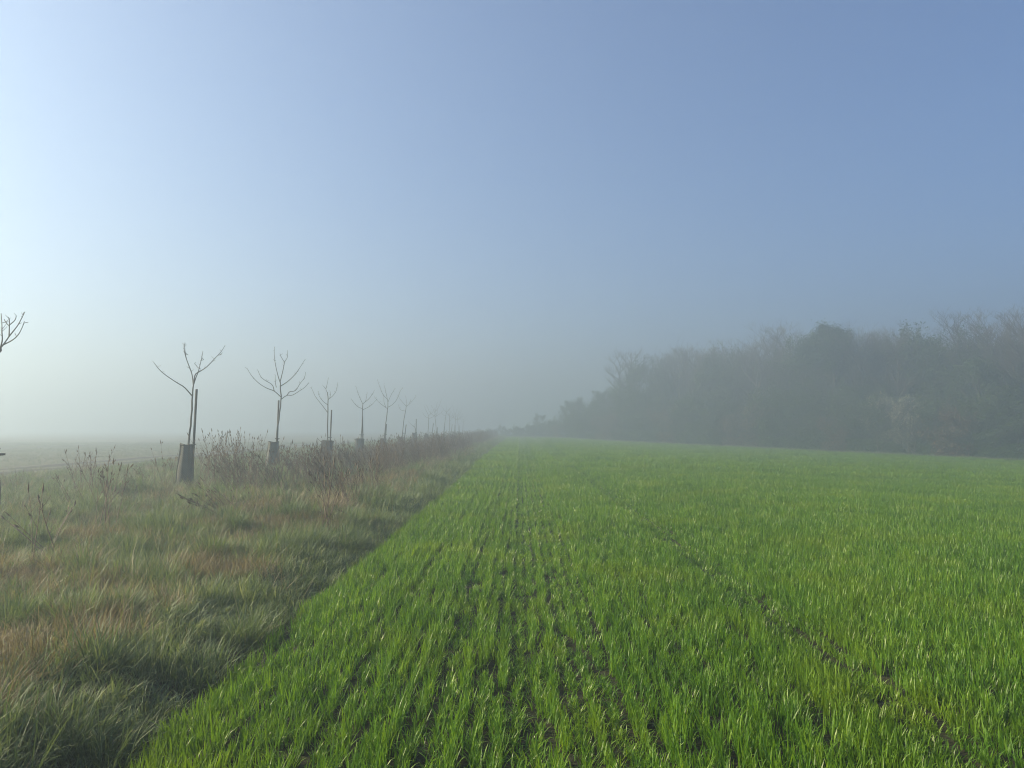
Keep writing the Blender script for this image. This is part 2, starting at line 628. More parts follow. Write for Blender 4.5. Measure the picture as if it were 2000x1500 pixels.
scatter('wheat_crop', pts1, rot, scl, rng.integers(0, len(row_protos), n), row_protos,
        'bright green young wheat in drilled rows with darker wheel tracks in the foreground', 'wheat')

px, py = np.meshgrid(np.arange(EDGE_X + 0.5, 75, 1.0), np.arange(NEAR_Y + 0.35, 150, 1.0))
px, py = px.ravel(), py.ravel()
keep = (np.abs(px) < 0.78 * py + 3) & (wood_depth(px, py) < -6.0 + 0.8 * noise2(px, py, 14, 8))
px, py = px[keep], py[keep]
n = len(px)
h = 1.0 + 0.10 * noise2(px, py, 5.0, 4) - 0.42 * np.exp(-((px - 0.3) / 0.5) ** 2) - 0.22 * np.exp(-((px - 2.4) / 0.5) ** 2)
rot = np.stack([Nn(0, 0.03, n), Nn(0.02, 0.03, n), np.where(U(0, 1, n) < 0.5, 0, math.pi) + Nn(0, 0.04, n)], -1)
scl = np.stack([np.full(n, 1.02), np.full(n, 1.02), h * U(0.9, 1.1, n)], -1)
scatter('distant_wheat_crop', np.stack([px, py, terrain(px, py)], -1), rot, scl, rng.integers(0, len(far_protos), n), far_protos,
        'misty far part of the green wheat field reaching to the wood', 'wheat')


# ------------------------------------------------------------------ the verge
def tuft(name, n, r, lmin, lmax, wmin, wmax, lean, droop, mat, seg=4, t0=0.0, t1=1.0):
    a = U(0, 6.283, n)
    rr = r * np.sqrt(U(0, 1, n))
    b = np.stack([rr * np.cos(a), rr * np.sin(a), np.full(n, -0.02)], -1)
    return blades_mesh(name, b, a + Nn(0, 0.8, n), U(lmin, lmax, n), np.abs(Nn(lean, lean * 0.7, n)), U(0.1, droop, n), U(wmin, wmax, n), U(t0, t1, n), mat, seg)


green_protos = [tuft('green_tuft', 85, 0.17, 0.05, 0.20, 0.004, 0.0078, 0.45, 1.9, M['verge']) for _ in range(7)]
green_protos += [tuft('tall_tuft', 80, 0.12, 0.10, 0.34, 0.004, 0.0072, 0.38, 1.7, M['verge'], t0=0.1, t1=0.8) for _ in range(3)]
dry_protos = [tuft('dry_tuft', 75, 0.16, 0.08, 0.28, 0.0028, 0.0052, 0.38, 1.5, M['dry']) for _ in range(6)]
dry_protos += [tuft('straw_tuft', 50, 0.15, 0.08, 0.26, 0.003, 0.006, 0.7, 1.6, M['dry'], t0=0.2, t1=1.0) for _ in range(3)]


def verge_points(dens, y0, y1, x0=VERGE_X - 0.6, x1=EDGE_X - 0.12):
    n = int(dens * (y1 - y0) * (x1 - x0))
    x, y = U(x0, x1, n), U(y0, y1, n)
    k = np.abs(x + 0.0) < 0.78 * y + 2.0
    return x[k], y[k]


def dry_mask(x, y):
    """brown patches: the near left bank and the strip along the weeds"""
    d = 0.06 + 0.30 * noise2(x, y, 4.2, 9) + 0.34 * noise2(x, y, 1.3, 10)
    d = d + 0.30 * sstep(11, 4, y) * sstep(-2.7, -3.6, x)
    d = d + 0.35 * np.exp(-((x + 4.6) / 1.5) ** 2) * sstep(8, 16, y)
    d = d - 0.9 * sstep(-3.4, -2.6, x)
    d = d - 0.25 * sstep(-9, -12, x)
    return d


for (nm, dens, y0, y1, grow, lab) in (
        ('verge_grass', 75, 2.0, 15, 1.0, 'dewy grey green tufts of rough grass on the near verge'),
        ('distant_verge_grass', 24, 15, 140, 1.45, 'misty green grass of the verge around the row of young trees')):
    x, y = verge_points(dens, y0, y1)
    d = dry_mask(x, y)
    k = d + U(-0.45, 0.45, len(x)) < 0.30
    x, y = x[k], y[k]
    n = len(x)
    h = (1.0 + 0.55 * noise2(x, y, 1.7, 11) + 0.5 * noise2(x, y, 0.65, 12)) * grow ** 0.5
    h = np.clip(h, 0.3, 2.1) * (1 - 0.25 * sstep(-9, -14, x))
    pick = np.where(noise2(x, y, 2.8, 13) + U(-0.4, 0.4, n) > 0.35, rng.integers(7, 10, n), rng.integers(0, 7, n))
    rot = np.stack([Nn(0, 0.22, n), Nn(0, 0.22, n), U(0, 6.283, n)], -1)
    scl = np.stack([U(0.85, 1.25, n) * grow, U(0.85, 1.25, n) * grow, h], -1)
    scatter(nm, np.stack([x, y, terrain(x, y)], -1), rot, scl, pick, green_protos, lab, 'grass')
for (nm, dens, y0, y1, grow, lab) in (
        ('dry_grass', 60, 2.0, 15, 1.0, 'patches of brown dead grass standing among the green on the near verge'),
        ('distant_dry_grass', 22, 15, 140, 1.45, 'misty band of brown dead grass along the verge beside the wheat')):
    x, y = verge_points(dens, y0, y1)
    d = dry_mask(x, y)
    k = d + U(-0.5, 0.5, len(x)) > 0.22
    x, y = x[k], y[k]
    n = len(x)
    h = np.clip((1.0 + 0.3 * noise2(x, y, 1.8, 14)) * grow ** 0.5, 0.4, 1.7)
    pick = rng.integers(0, 9, n)
    rot = np.stack([Nn(0, 0.24, n), Nn(0, 0.24, n), U(0, 6.283, n)], -1)
    scl = np.stack([U(0.85, 1.3, n) * grow, U(0.85, 1.3, n) * grow, h], -1)
    scatter(nm, np.stack([x, y, terrain(x, y)], -1), rot, scl, pick, dry_protos, lab, 'dead grass')

# loose pale straws and broad leaved herbs in the near verge
straw_protos = [tuft('straw', 5, 0.12, 0.25, 0.62, 0.0030, 0.0055, 0.45, 0.7, M['dry'], 3, 0.75, 1.0) for _ in range(6)]
x, y = verge_points(7, 2.2, 22)
k = noise2(x, y, 2.5, 18) + U(-0.5, 0.5, len(x)) > 0.0
x, y = x[k], y[k]
n = len(x)
scatter('loose_straws', np.stack([x, y, terrain(x, y)], -1), np.stack([Nn(0, .3, n), Nn(0, .3, n), U(0, 6.28, n)], -1), np.stack([U(.8, 1.2, n)] * 3, -1), rng.integers(0, 6, n),
        straw_protos, 'loose pale straws sticking out of the near verge', 'straw')


def herb(nl):
    a = np.arange(nl) * 2.4 + Nn(0, .3, nl)
    b = np.stack([0.01 * np.cos(a), 0.01 * np.sin(a), np.full(nl, 0.0)], -1)
    return blades_mesh('herb', b, a, U(0.05, 0.13, nl), U(0.6, 1.2, nl), U(0.2, 0.9, nl), U(0.016, 0.036, nl), U(0.3, 1.0, nl), M['herb'], 4)


M['herb'] = blade_mat('herb_leaf', [(0.0, (0.030, 0.060, 0.022)), (0.5, (0.070, 0.125, 0.040)), (1.0, (0.140, 0.200, 0.070))], rough=0.5, trans=0.3, spec=0.35)
x, y = verge_points(5, 2.5, 24)
k = noise2(x, y, 3.1, 19) + U(-0.5, 0.5, len(x)) > 0.25
x, y = x[k], y[k]
n = len(x)
scatter('verge_herbs', np.stack([x, y, terrain(x, y) + 0.06], -1), np.stack([Nn(0, .15, n), Nn(0, .15, n), U(0, 6.28, n)], -1), np.stack([U(.7, 1.2, n)] * 3, -1), rng.integers(0, 5, n),
        [herb(k_) for k_ in (7, 9, 11, 8, 12)], 'low broad leaved herbs growing between the grass tufts of the near verge', 'herbs')

# grass margin in front of the wood
mn = 5200
tt, dd = U(-0.45, 1.25, mn), U(-6.4, 3.0, mn)
mx_ = E0[0] + (E1 - E0)[0] * tt + ENRM[0] * dd
my_ = E0[1] + (E1 - E0)[1] * tt + ENRM[1] * dd
n = mn
scatter('wood_margin_grass', np.stack([mx_, my_, terrain(mx_, my_)], -1), np.stack([Nn(0, .1, n), Nn(0, .1, n), U(0, 6.28, n)], -1),
        np.stack([np.full(n, 2.4), np.full(n, 2.4), U(0.8, 1.6, n)], -1), rng.integers(0, 4, n), [green_protos[7], green_protos[8], green_protos[0], dry_protos[0]],
        'pale strip of rough grass between the wheat and the misty wood', 'grass')

# young crop on the left field
crop_protos = [tuft('young_crop_tuft', 26, 0.10, 0.06, 0.15, 0.004, 0.008, 0.4, 1.2, M['crop'], 3) for _ in range(5)]
x, y = np.meshgrid(np.arange(-62, VERGE_X - 0.4, 0.36), np.arange(12, 95, 0.55))
x, y = x.ravel(), y.ravel()
k = (np.abs(x) < 0.74 * y + 3)
for tx in (-21.0, -23.0, -45.0, -47.0):
    k &= np.abs(x - tx) > 0.62
x, y = x[k], y[k]
n = len(x)
x = x + Nn(0, 0.03, n)
y = y + U(-0.25, 0.25, n)
scatter('young_crop', np.stack([x, y, terrain(x, y)], -1), np.stack([Nn(0, .1, n), Nn(0, .1, n), U(0, 6.28, n)], -1),
        np.stack([U(1.1, 1.8, n), U(1.1, 1.8, n), U(0.7, 1.2, n)], -1), rng.integers(0, 5, n), crop_protos,
        'pale young crop fading into the mist on the left field', 'crop')


# ------------------------------------------------------------------ dead weeds
def weed_clump(name, stems, spread, hmin, hmax, lean, lean_az, rad=0.0085, twigs=5):
    mb = MB()
    for _ in range(stems):
        a = random.uniform(0, 6.283)
        r0 = spread * math.sqrt(random.random())
        p0 = np.array([r0 * math.cos(a), r0 * math.sin(a), -0.03])
        H = random.uniform(hmin, hmax)
        la = lean_az + random.gauss(0, 0.7) if lean > 0.3 else random.uniform(0, 6.283)
        le = abs(random.gauss(lean, 0.12))
        d = np.array([math.cos(la) * math.sin(le), math.sin(la) * math.sin(le), math.cos(le)])
        bend = np.array([random.gauss(0, 0.06), random.gauss(0, 0.06), 0]) * H
        ts = np.linspace(0, 1, 5)
        pts = p0 + d * H * ts[:, None] + bend * (ts[:, None] ** 2)
        rr = rad * random.uniform(0.6, 1.2)
        tn = random.random()
        mb.tube(pts, np.linspace(rr, rr * 0.35, 5), 3, tn, False)
        for j in range(random.randint(max(0, twigs - 3), twigs + 2)):
            t = random.uniform(0.45, 0.97)
            q = p0 + d * H * t + bend * t * t
            ta = random.uniform(0, 6.283)
            tl = random.uniform(0.08, 0.28) * (1.2 - t) * 1.6
            td = d * 0.8 + np.array([math.cos(ta), math.sin(ta), 0.15]) * 0.55
            mb.tube([q, q + td * tl * 0.5, q + td * tl + np.array([0, 0, 0.02])], [rr * 0.5, rr * 0.4, rr * 0.25], 3, tn, False)
            if random.random() < 0.7:            # seed head
                e = q + td * tl
                s = random.uniform(0.012, 0.03)
                mb.tube([e - td * s, e, e + td * s * 1.6], [rr * 0.4, s * 0.55, rr * 0.3], 4, tn, False)
        e = pts[-1]
        s = random.uniform(0.02, 0.05)
        mb.tube([e - d * s, e, e + d * s * 2], [rr * 0.5, random.uniform(0.008, 0.016), rr * 0.2], 4, tn, False)
    return mb.mesh(name, M['weed'])


mass = [weed_clump('weed', 10, 0.35, 0.7, 1.4, 0.13, 0) for _ in range(4)] + \
       [weed_clump('leaning_weed', 11, 0.3, 0.6, 1.3, 0.5, math.pi) for _ in range(3)]
x, y = U(-9.0, -3.6, 1500), U(17, 135, 1500)
dens = 0.35 + 0.5 * noise2(x, y, 7, 15) + 0.5 * np.exp(-((x + 5.8) / 2.0) ** 2) + 0.35 * sstep(24, 34, y)
k = (dens > U(0.35, 1.25, 1500)) & (x < -3.3 - 0.6 * U(0, 1, 1500))
x, y = x[k], y[k]
x2, y2 = U(-15, -9, 60), U(17, 60, 60)
x, y = np.concatenate([x, x2]), np.concatenate([y, y2])
n = len(x)
s = U(0.55, 1.0, n) * np.where(x < -7.4, 0.62, 1.08)
scatter('dead_weeds', np.stack([x, y, terrain(x, y)], -1), np.stack([Nn(0, .05, n), Nn(0, .05, n), Nn(0, 0.5, n)], -1),
        np.stack([s * 1.1, s * 1.1, s], -1), rng.integers(0, 7, n), mass,
        'misty belt of dead brown weed stems in front of the row of young trees', 'weeds')

# the weeds that stand out one by one
WEEDS = [
    # x, y, stems, spread, hmin, hmax, lean, azimuth, label
    (-8.1, 21.3, 85, 0.8, 0.9, 1.75, 0.16, 2.6, 'dense tall brown weed clump right beside the nearest full tree guard'),
    (-9.6, 21.0, 9, 0.4, 0.7, 1.45, 0.30, 2.9, 'thin dark weed stems leaning left just in front of the nearest full tree guard'),
    (-7.0, 20.2, 32, 0.55, 0.8, 1.3, 0.55, 3.0, 'slanting weed stems between the two nearest full tree guards'),
    (-3.25, 13.0, 8, 0.12, 0.8, 1.35, 0.28, 2.7, 'forked dead weed standing alone near the wheat edge'),
    (-5.3, 14.4, 13, 0.25, 0.6, 1.15, 1.02, 3.0, 'flattened bundle of weed stems lying to the left in the verge'),
    (-2.95, 14.3, 7, 0.3, 0.5, 0.85, 1.15, 2.9, 'broken straw coloured stems lying low near the wheat edge'),
    (-6.3, 10.4, 5, 0.10, 0.8, 1.15, 0.78, 2.6, 'long dead stems leaning far left in the middle of the verge'),
    (-6.9, 12.9, 8, 0.22, 0.8, 1.3, 0.07, 0.0, 'upright dead weed with dark seed heads left of the leaning stems'),
    (-6.0, 9.5, 2, 0.06, 0.95, 1.1, 0.06, 2.0, 'single tall bare stalk standing at the left of the verge'),
    (-10.9, 19.4, 16, 0.35, 0.7, 1.35, 0.14, 1.0, 'bushy dead weed against the pale left field'),
    (-9.0, 16.2, 9, 0.4, 0.6, 1.1, 0.42, 2.9, 'bent arching weed stems left of the nearest full tree guard'),
    (-3.7, 16.5, 14, 0.3, 0.7, 1.1, 0.12, 2.0, 'reddish brown weed clump on the right side of the verge'),
    (-3.5, 18.6, 12, 0.25, 0.7, 1.1, 0.12, 2.0, 'brown weed clump beside the green strip further along the verge'),
    (-4.5, 25.5, 18, 0.4, 0.9, 1.3, 0.10, 2.0, 'dark upright weed clump below the fourth tree guard'),
]
for (x, y, ns, sp, h0, h1, le, la, lab) in WEEDS:
    me = weed_clump('dead_weed', ns, sp, h0, h1, le, la, 0.0095 if ns < 12 else 0.009)
    o = link(bpy.data.objects.new('dead_weed', me))
    o.location = (x, y, float(terrain(x, y)))
    tag(o, lab, 'weed', 'dead weeds standing out on the verge')


# ------------------------------------------------------------------ the row of young trees
def img_tree(zs, x0, sx, zc, trunk, branches):
    """polylines drawn as (across, up) pairs in steps; sx = metres per step, zc - zs*step = height"""
    def cv(p):
        return [((a - x0) * sx, zc - zs * b) for a, b in p]
    return cv(trunk), [cv(b) for b in branches]


TREES = {}
TREES[0] = img_tree(.00233, 50, .00233, 4.23, [(-38, 1450), (-36, 1200), (-14, 620), (3, 480), (20, 385)],
                    [[(18, 400), (24, 330), (10, 260), (0, 200), (-18, 110)], [(20, 385), (40, 355), (75, 295), (130, 215), (160, 150), (180, 98)],
                     [(72, 300), (80, 220), (87, 165)], [(79, 218), (45, 190), (20, 160)], [(84, 208), (130, 175), (150, 140)],
                     [(38, 364), (110, 330), (160, 290), (195, 235), (218, 183)], [(2, 490), (-60, 420), (-120, 340), (-150, 240)], [(-55, 425), (-70, 360), (-75, 270)]])
TREES[1] = img_tree(.003667, 1476, .003667, 5.59, [(1472, 1440), (1476, 1160), (1488, 980), (1498, 770), (1503, 690)],
                    [[(1498, 775), (1440, 705), (1380, 665), (1290, 600), (1250, 555), (1222, 510)], [(1503, 695), (1490, 640), (1470, 580), (1430, 500), (1405, 430), (1390, 360)],
                     [(1468, 575), (1440, 490), (1428, 430), (1427, 370)], [(1503, 690), (1520, 620), (1530, 585), (1550, 480), (1557, 415)],
                     [(1503, 690), (1510, 605), (1545, 575), (1590, 540), (1650, 470), (1690, 420), (1718, 365)], [(1545, 555), (1520, 545), (1485, 512)],
                     [(1672, 445), (1690, 440)], [(1545, 490), (1572, 485)], [(1408, 432), (1420, 440)]])
TREES[2] = img_tree(.005, 272, .005, 5.55, [(268, 1060), (272, 850), (280, 720), (295, 600), (300, 510), (295, 420), (292, 380)],
                    [[(299, 500), (250, 455), (190, 430), (130, 390), (80, 335), (50, 283)], [(250, 455), (235, 405), (180, 370), (150, 340), (128, 288)],
                     [(293, 390), (270, 330), (245, 240), (232, 160), (230, 100)], [(262, 425), (250, 380), (245, 325)], [(292, 380), (315, 290), (330, 225), (352, 190), (353, 135)],
                     [(329, 230), (310, 195), (300, 165)], [(296, 415), (350, 375), (400, 320), (430, 270), (468, 200)], [(300, 520), (345, 487), (385, 485), (440, 450), (480, 420), (505, 385)],
                     [(345, 487), (370, 460), (420, 450), (460, 395), (495, 355), (510, 315)]])
TREES[3] = img_tree(.00633, 632, .00633, 6.53, [(632, 1000), (632, 850), (630, 620), (630, 520), (625, 460)],
                    [[(629, 622), (580, 560), (530, 500), (495, 430)], [(629, 562), (590, 530), (565, 490), (558, 455)], [(625, 465), (615, 440), (625, 400), (636, 348)],
                     [(616, 440), (593, 412)], [(630, 522), (670, 490), (700, 450), (712, 395)], [(645, 510), (652, 480), (650, 455)]])
TREES[4] = img_tree(.00767, 883, .00767, 7.53, [(880, 980), (883, 830), (890, 700), (893, 600), (895, 555)],
                    [[(893, 592), (860, 580), (830, 550), (808, 515)], [(895, 560), (870, 510), (850, 465), (835, 420)], [(895, 555), (915, 530), (925, 465)],
                     [(897, 552), (940, 515), (965, 480), (983, 445)], [(893, 602), (940, 580), (970, 560), (998, 530)]])
TREES[5] = img_tree(.009, 1105, .009, 8.51, [(1102, 950), (1105, 820), (1115, 700), (1125, 620), (1128, 580), (1127, 520)],
                    [[(1126, 592), (1080, 560), (1050, 535), (1022, 500)], [(1112, 580), (1100, 540), (1098, 480)], [(1127, 522), (1090, 480), (1065, 420), (1045, 360)],
                     [(1124, 515), (1110, 450), (1098, 400)], [(1128, 582), (1165, 560), (1200, 520), (1225, 460), (1245, 430)], [(1128, 545), (1150, 490), (1180, 435)]])
TREES[6] = img_tree(.01033, 1248, .01033, 9.5, [(1246, 935), (1248, 820), (1262, 690), (1275, 610), (1280, 570)],
                    [[(1279, 572), (1240, 530), (1212, 490)], [(1280, 575), (1310, 550), (1355, 495)], [(1280, 570), (1285, 545), (1275, 490)], [(1274, 612), (1235, 600), (1215, 560)],
                     [(1300, 556), (1318, 520)]])
TREES[7] = img_tree(.01167, 1338, .01167, 10.49, [(1338, 925), (1338, 800), (1335, 740), (1322, 730)], [[(1324, 731), (1310, 720), (1280, 690)], [(1322, 728), (1345, 705)]])

ROW_X = -9.5
ordinal = ['first', 'second', 'third', 'fourth', 'fifth', 'sixth', 'seventh', 'eighth', 'ninth', 'tenth', 'eleventh', 'twelfth', 'thirteenth', 'fourteenth', 'fifteenth']
# y, shape, stake (offset across, lean, top height) or None, mirrored, scale
PLAN = [(14.0, 0, (-0.32, 0.0, 2.6)), (22.0, 1, (0.085, 0.03, 2.96)), (30.0, 2, (-0.02, 0.02, 2.92)), (38.0, 3, (0.08, 0.03, 2.73)),
        (46.0, 4, (0.13, -0.03, 2.55)), (54.0, 5, (0.0, 0.06, 2.1)), (62.0, 6, (0.09, 0.12, 2.1)), (70.0, 7, (0.06, 0.0, 2.65)),
        (79.5, 4, (0.30, 0.12, 2.3)), (88.0, 5, (0.0, 0.05, 1.9)), (96.0, 6, (0.0, 0.05, 2.0)), (104.0, 3, (0.1, 0.12, 2.3)), (112.0, 2, (0.1, 0.0, 2.2)),
        (120.0, 5, (0.1, 0.02, 2.2)), (128.0, 4, (0.0, 0.03, 2.2))]
LOOK = {0: 'nearest bare young tree, cut off by the left edge of the picture',
        1: 'bare young tree with one long low branch reaching left, beside the tall weed clump',
        2: 'bare young tree with the widest many branched crown, second whole tree from the left',
        3: 'bare young tree with narrow three armed crown, third whole tree from the left',
        4: 'bare young tree with small even fan of twigs, fourth whole tree from the left',
        5: 'bare young tree leaning right with tall fan of twigs, fifth whole tree from the left',
        6: 'bare young tree leaning right with open v shaped crown, sixth whole tree from the left',
        7: 'stunted young tree with a single side twig beside a taller stake'}


def grow_tree(i, y, shape):
    (trunk, br) = TREES[shape]
    x = ROW_X
    gz = float(terrain(x, y))
    rs = random.Random(100 + i)
    root = empty('young_tree', (x, y, gz))
    flip = -1 if i > 7 and i % 2 else 1
    sc = 1.0 if i <= 7 else rs.uniform(0.93, 1.06)

    def lift(p, depth0, gain):
        out = []
        for k, (a, b) in enumerate(p):
            out.append((a * flip, depth0 + gain * k, (b - gz) * sc))
        return np.array(out)
    tp = lift(trunk, 0, 0)
    tp[0][2] = -0.1
    c = smooth_curve(tp, 14)
    c[1:-1, :2] += np.array([[rs.gauss(0, .008), rs.gauss(0, .008)] for _ in range(12)])
    mb = MB()
    mb.tube(c, np.interp(np.linspace(0, 1, 14), [0, .1, 1], [0.046, 0.033, 0.019]), 8)
    tr = mb.build('trunk', M['bark'], root)
    starts = {}
    for k, b in enumerate(br):
        dep = rs.choice([-1, 1]) * rs.uniform(0.03, 0.075) * (0.4 if i == 0 else 1.0)
        d0 = 0.0
        best = 0.09
        for (bp, g, s0) in starts.values():          # sit on the parent branch where it forks
            for j in range(len(bp) - 1):
                for f in np.linspace(0, 1, 9):
                    qx = bp[j][0] * (1 - f) + bp[j + 1][0] * f
                    qz = bp[j][1] * (1 - f) + bp[j + 1][1] * f
                    dist = math.hypot(qx - b[0][0], qz - b[0][1])
                    if dist < best and j + f > 0.6:
                        best = dist
                        d0 = s0 + g * (j + f)
        starts[k] = (b, dep, d0)
        p = lift(b, d0, dep)
        n = max(6, len(p) * 3)
        c = smooth_curve(p, n)
        ln = np.linalg.norm(np.diff(p, axis=0), axis=1).sum()
        r0 = 0.009 + 0.006 * min(ln, 1.4)
        m2 = MB()
        m2.tube(c, np.linspace(r0, 0.0055, n), 6)
        for _ in range(int(2 + ln * 3)):             # spurs and buds
            j = rs.randrange(n // 3, n)
            q = c[j]
            a = rs.uniform(0, 6.283)
            l2 = rs.uniform(0.03, 0.11)
            e = q + np.array([math.cos(a), math.sin(a), rs.uniform(0.3, 1.2)]) * l2
            m2.tube([q, (q + e) / 2, e], [0.006, 0.005, 0.003], 4)
        m2.build('branch', M['bark'], root)
    tag(root, LOOK.get(i, 'faint bare young tree in the mist, %s tree of the row from the left' % ordinal[i]), 'tree', 'row of young trees on the verge')
    return gz


def grow_stake(i, y, st):
    off, lean, top = st
    x = ROW_X + off
    gz = float(terrain(x, y))
    o = empty('tree_stake', (x, y + 0.06, gz))
    H = top - gz
    m = MB()
    s = [(0.036 * math.cos(a), 0.036 * math.sin(a)) for a in np.arange(8) * math.pi / 4]
    lv = [(-0.15, 1.0), (0.5, 1.0), (H - 0.02, 0.96), (H, 0.8)]
    vv, ff = [], []
    for z, q in lv:
        for a, b in s:
            vv.append((a * q + lean * z, b * q, z))
    for l in range(len(lv) - 1):
        for k in range(8):
            ff.append((l * 8 + k, l * 8 + (k + 1) % 8, (l + 1) * 8 + (k + 1) % 8, (l + 1) * 8 + k))
    ff.append(tuple(range(24, 32)))
    m.add(vv, ff)
    m.build('post', M['stake'], o, False)
    t = MB()
    zt = 1.28
    cx = lean * zt
    ring = [(cx - off * 0.5 + (abs(off) * 0.5 + 0.065) * math.cos(a), -0.03 + 0.085 * math.sin(a), zt + 0.01 * math.sin(a * 2)) for a in np.linspace(0, 2 * math.pi, 15)]
    t.tube(ring, 0.014, 5, 0.5, False)
    t.build('strap', M['tie'], o)
    tag(o, ('wooden stake beside the %s' % LOOK[i].replace('nearest bare', 'bare')) if i in LOOK and i != 7 else
        ('tall bare stake standing above the stunted young tree' if i == 7 else 'faint misty stake of the %s tree of the row from the left' % ordinal[i]),
        'stake', 'stakes of the young trees')
    lab = o['label'].split()
    o['label'] = ' '.join(lab[:16]).rstrip(',')


def grow_guard(i, y):
    rs = random.Random(300 + i)
    off = {0: -0.26, 1: -0.09, 2: -0.14, 3: -0.07, 4: -0.11, 5: -0.12, 6: -0.15, 7: -0.12}.get(i, rs.uniform(-0.2, 0.0))
    x = ROW_X + off
    gz = float(terrain(x, y))
    o = empty('tree_guard', (x, y, gz))
    top = {0: 1.38, 1: 1.30, 2: 1.18, 3: 1.10, 4: 1.06, 5: 1.02, 6: 1.02, 7: 1.25}.get(i, rs.uniform(0.95, 1.15))
    prof = [(0.0, 0.205), (0.12, 0.21), (0.45, 0.20), (0.72, 0.165), (0.93, 0.150), (1.0, 0.155)]
    if i in (3, 4):
        prof = [(0.0, 0.155), (0.3, 0.165), (0.7, 0.195), (0.95, 0.20), (1.0, 0.205)]
    nseg = 20
    m = MB()
    vv, ff = [], []
    dents = [rs.uniform(0.9, 1.1) for _ in range(nseg)]
    for side in (1.0, 0.965):                          # outer and inner face
        for (hh, r) in prof:
            for k in range(nseg):
                a = k * 2 * math.pi / nseg
                sq = 1.0 / max(abs(math.cos(a)), abs(math.sin(a))) ** 0.55      # rounded square section
                q = r * side * sq * (1.0 if i < 2 else 1.3) * (1 + (dents[k] - 1) * (0.4 + hh))
                tilt = 0.05 * hh if i % 2 else 0.015 * hh
                vv.append((q * math.cos(a) + tilt, q * math.sin(a) * 0.9, hh * top + (0.02 * math.sin(a * 2 + i) * hh)))
    L_ = len(prof)
    for s in range(2):
        b0 = s * L_ * nseg
        for l in range(L_ - 1):
            for k in range(nseg):
                k2 = (k + 1) % nseg
                q = (b0 + l * nseg + k, b0 + l * nseg + k2, b0 + (l + 1) * nseg + k2, b0 + (l + 1) * nseg + k)
                ff.append(q if s == 0 else q[::-1])
    t0, t1 = (L_ - 1) * nseg, (2 * L_ - 1) * nseg
    for k in range(nseg):
        k2 = (k + 1) % nseg
        ff.append((t0 + k, t0 + k2, t1 + k2, t1 + k))
    m.add(vv, ff)
    m.build('netting', M['guard'], o)
    rim = MB()
    ring = [(vv[t0 + (k % nseg)][0] * 1.03, vv[t0 + (k % nseg)][1] * 1.03, vv[t0 + (k % nseg)][2] - 0.02) for k in range(nseg + 1)]
    rim.tube(ring, 0.019, 5, 0.5, False)
    rim.build('rim', M['guard'], o)
    for k in range(0, nseg, 5):                        # upright canes that hold the netting
        c = MB()
        c.tube([(vv[l * nseg + k + 2][0] * 1.02, vv[l * nseg + k + 2][1] * 1.02, vv[l * nseg + k + 2][2]) for l in range(L_)], 0.009, 5)
        c.build('cane', M['stake'], o)
    names = {0: 'dark netting guard at the foot of the tree cut off by the left edge', 1: 'dark netting tree guard, largest whole one, beside the tall weed clump',
             2: 'grey green netting tree guard of the widest crowned young tree', 3: 'netting tree guard of the three armed young tree, third whole one from the left',
             4: 'netting tree guard wider at the top, fourth whole one from the left', 5: 'hazy netting tree guard of the fifth whole tree from the left',
             6: 'hazy netting tree guard of the v shaped sixth whole tree', 7: 'narrow hazy tree guard around the stunted tree and tall stake'}
    tag(o, names.get(i, 'faint netting guard of the %s tree of the row from the left' % ordinal[i]), 'tree guard', 'netting guards of the young trees')


for i, (y, shape, st) in enumerate(PLAN):
    grow_tree(i, y, shape)
    grow_stake(i, y, st)
    grow_guard(i, y)


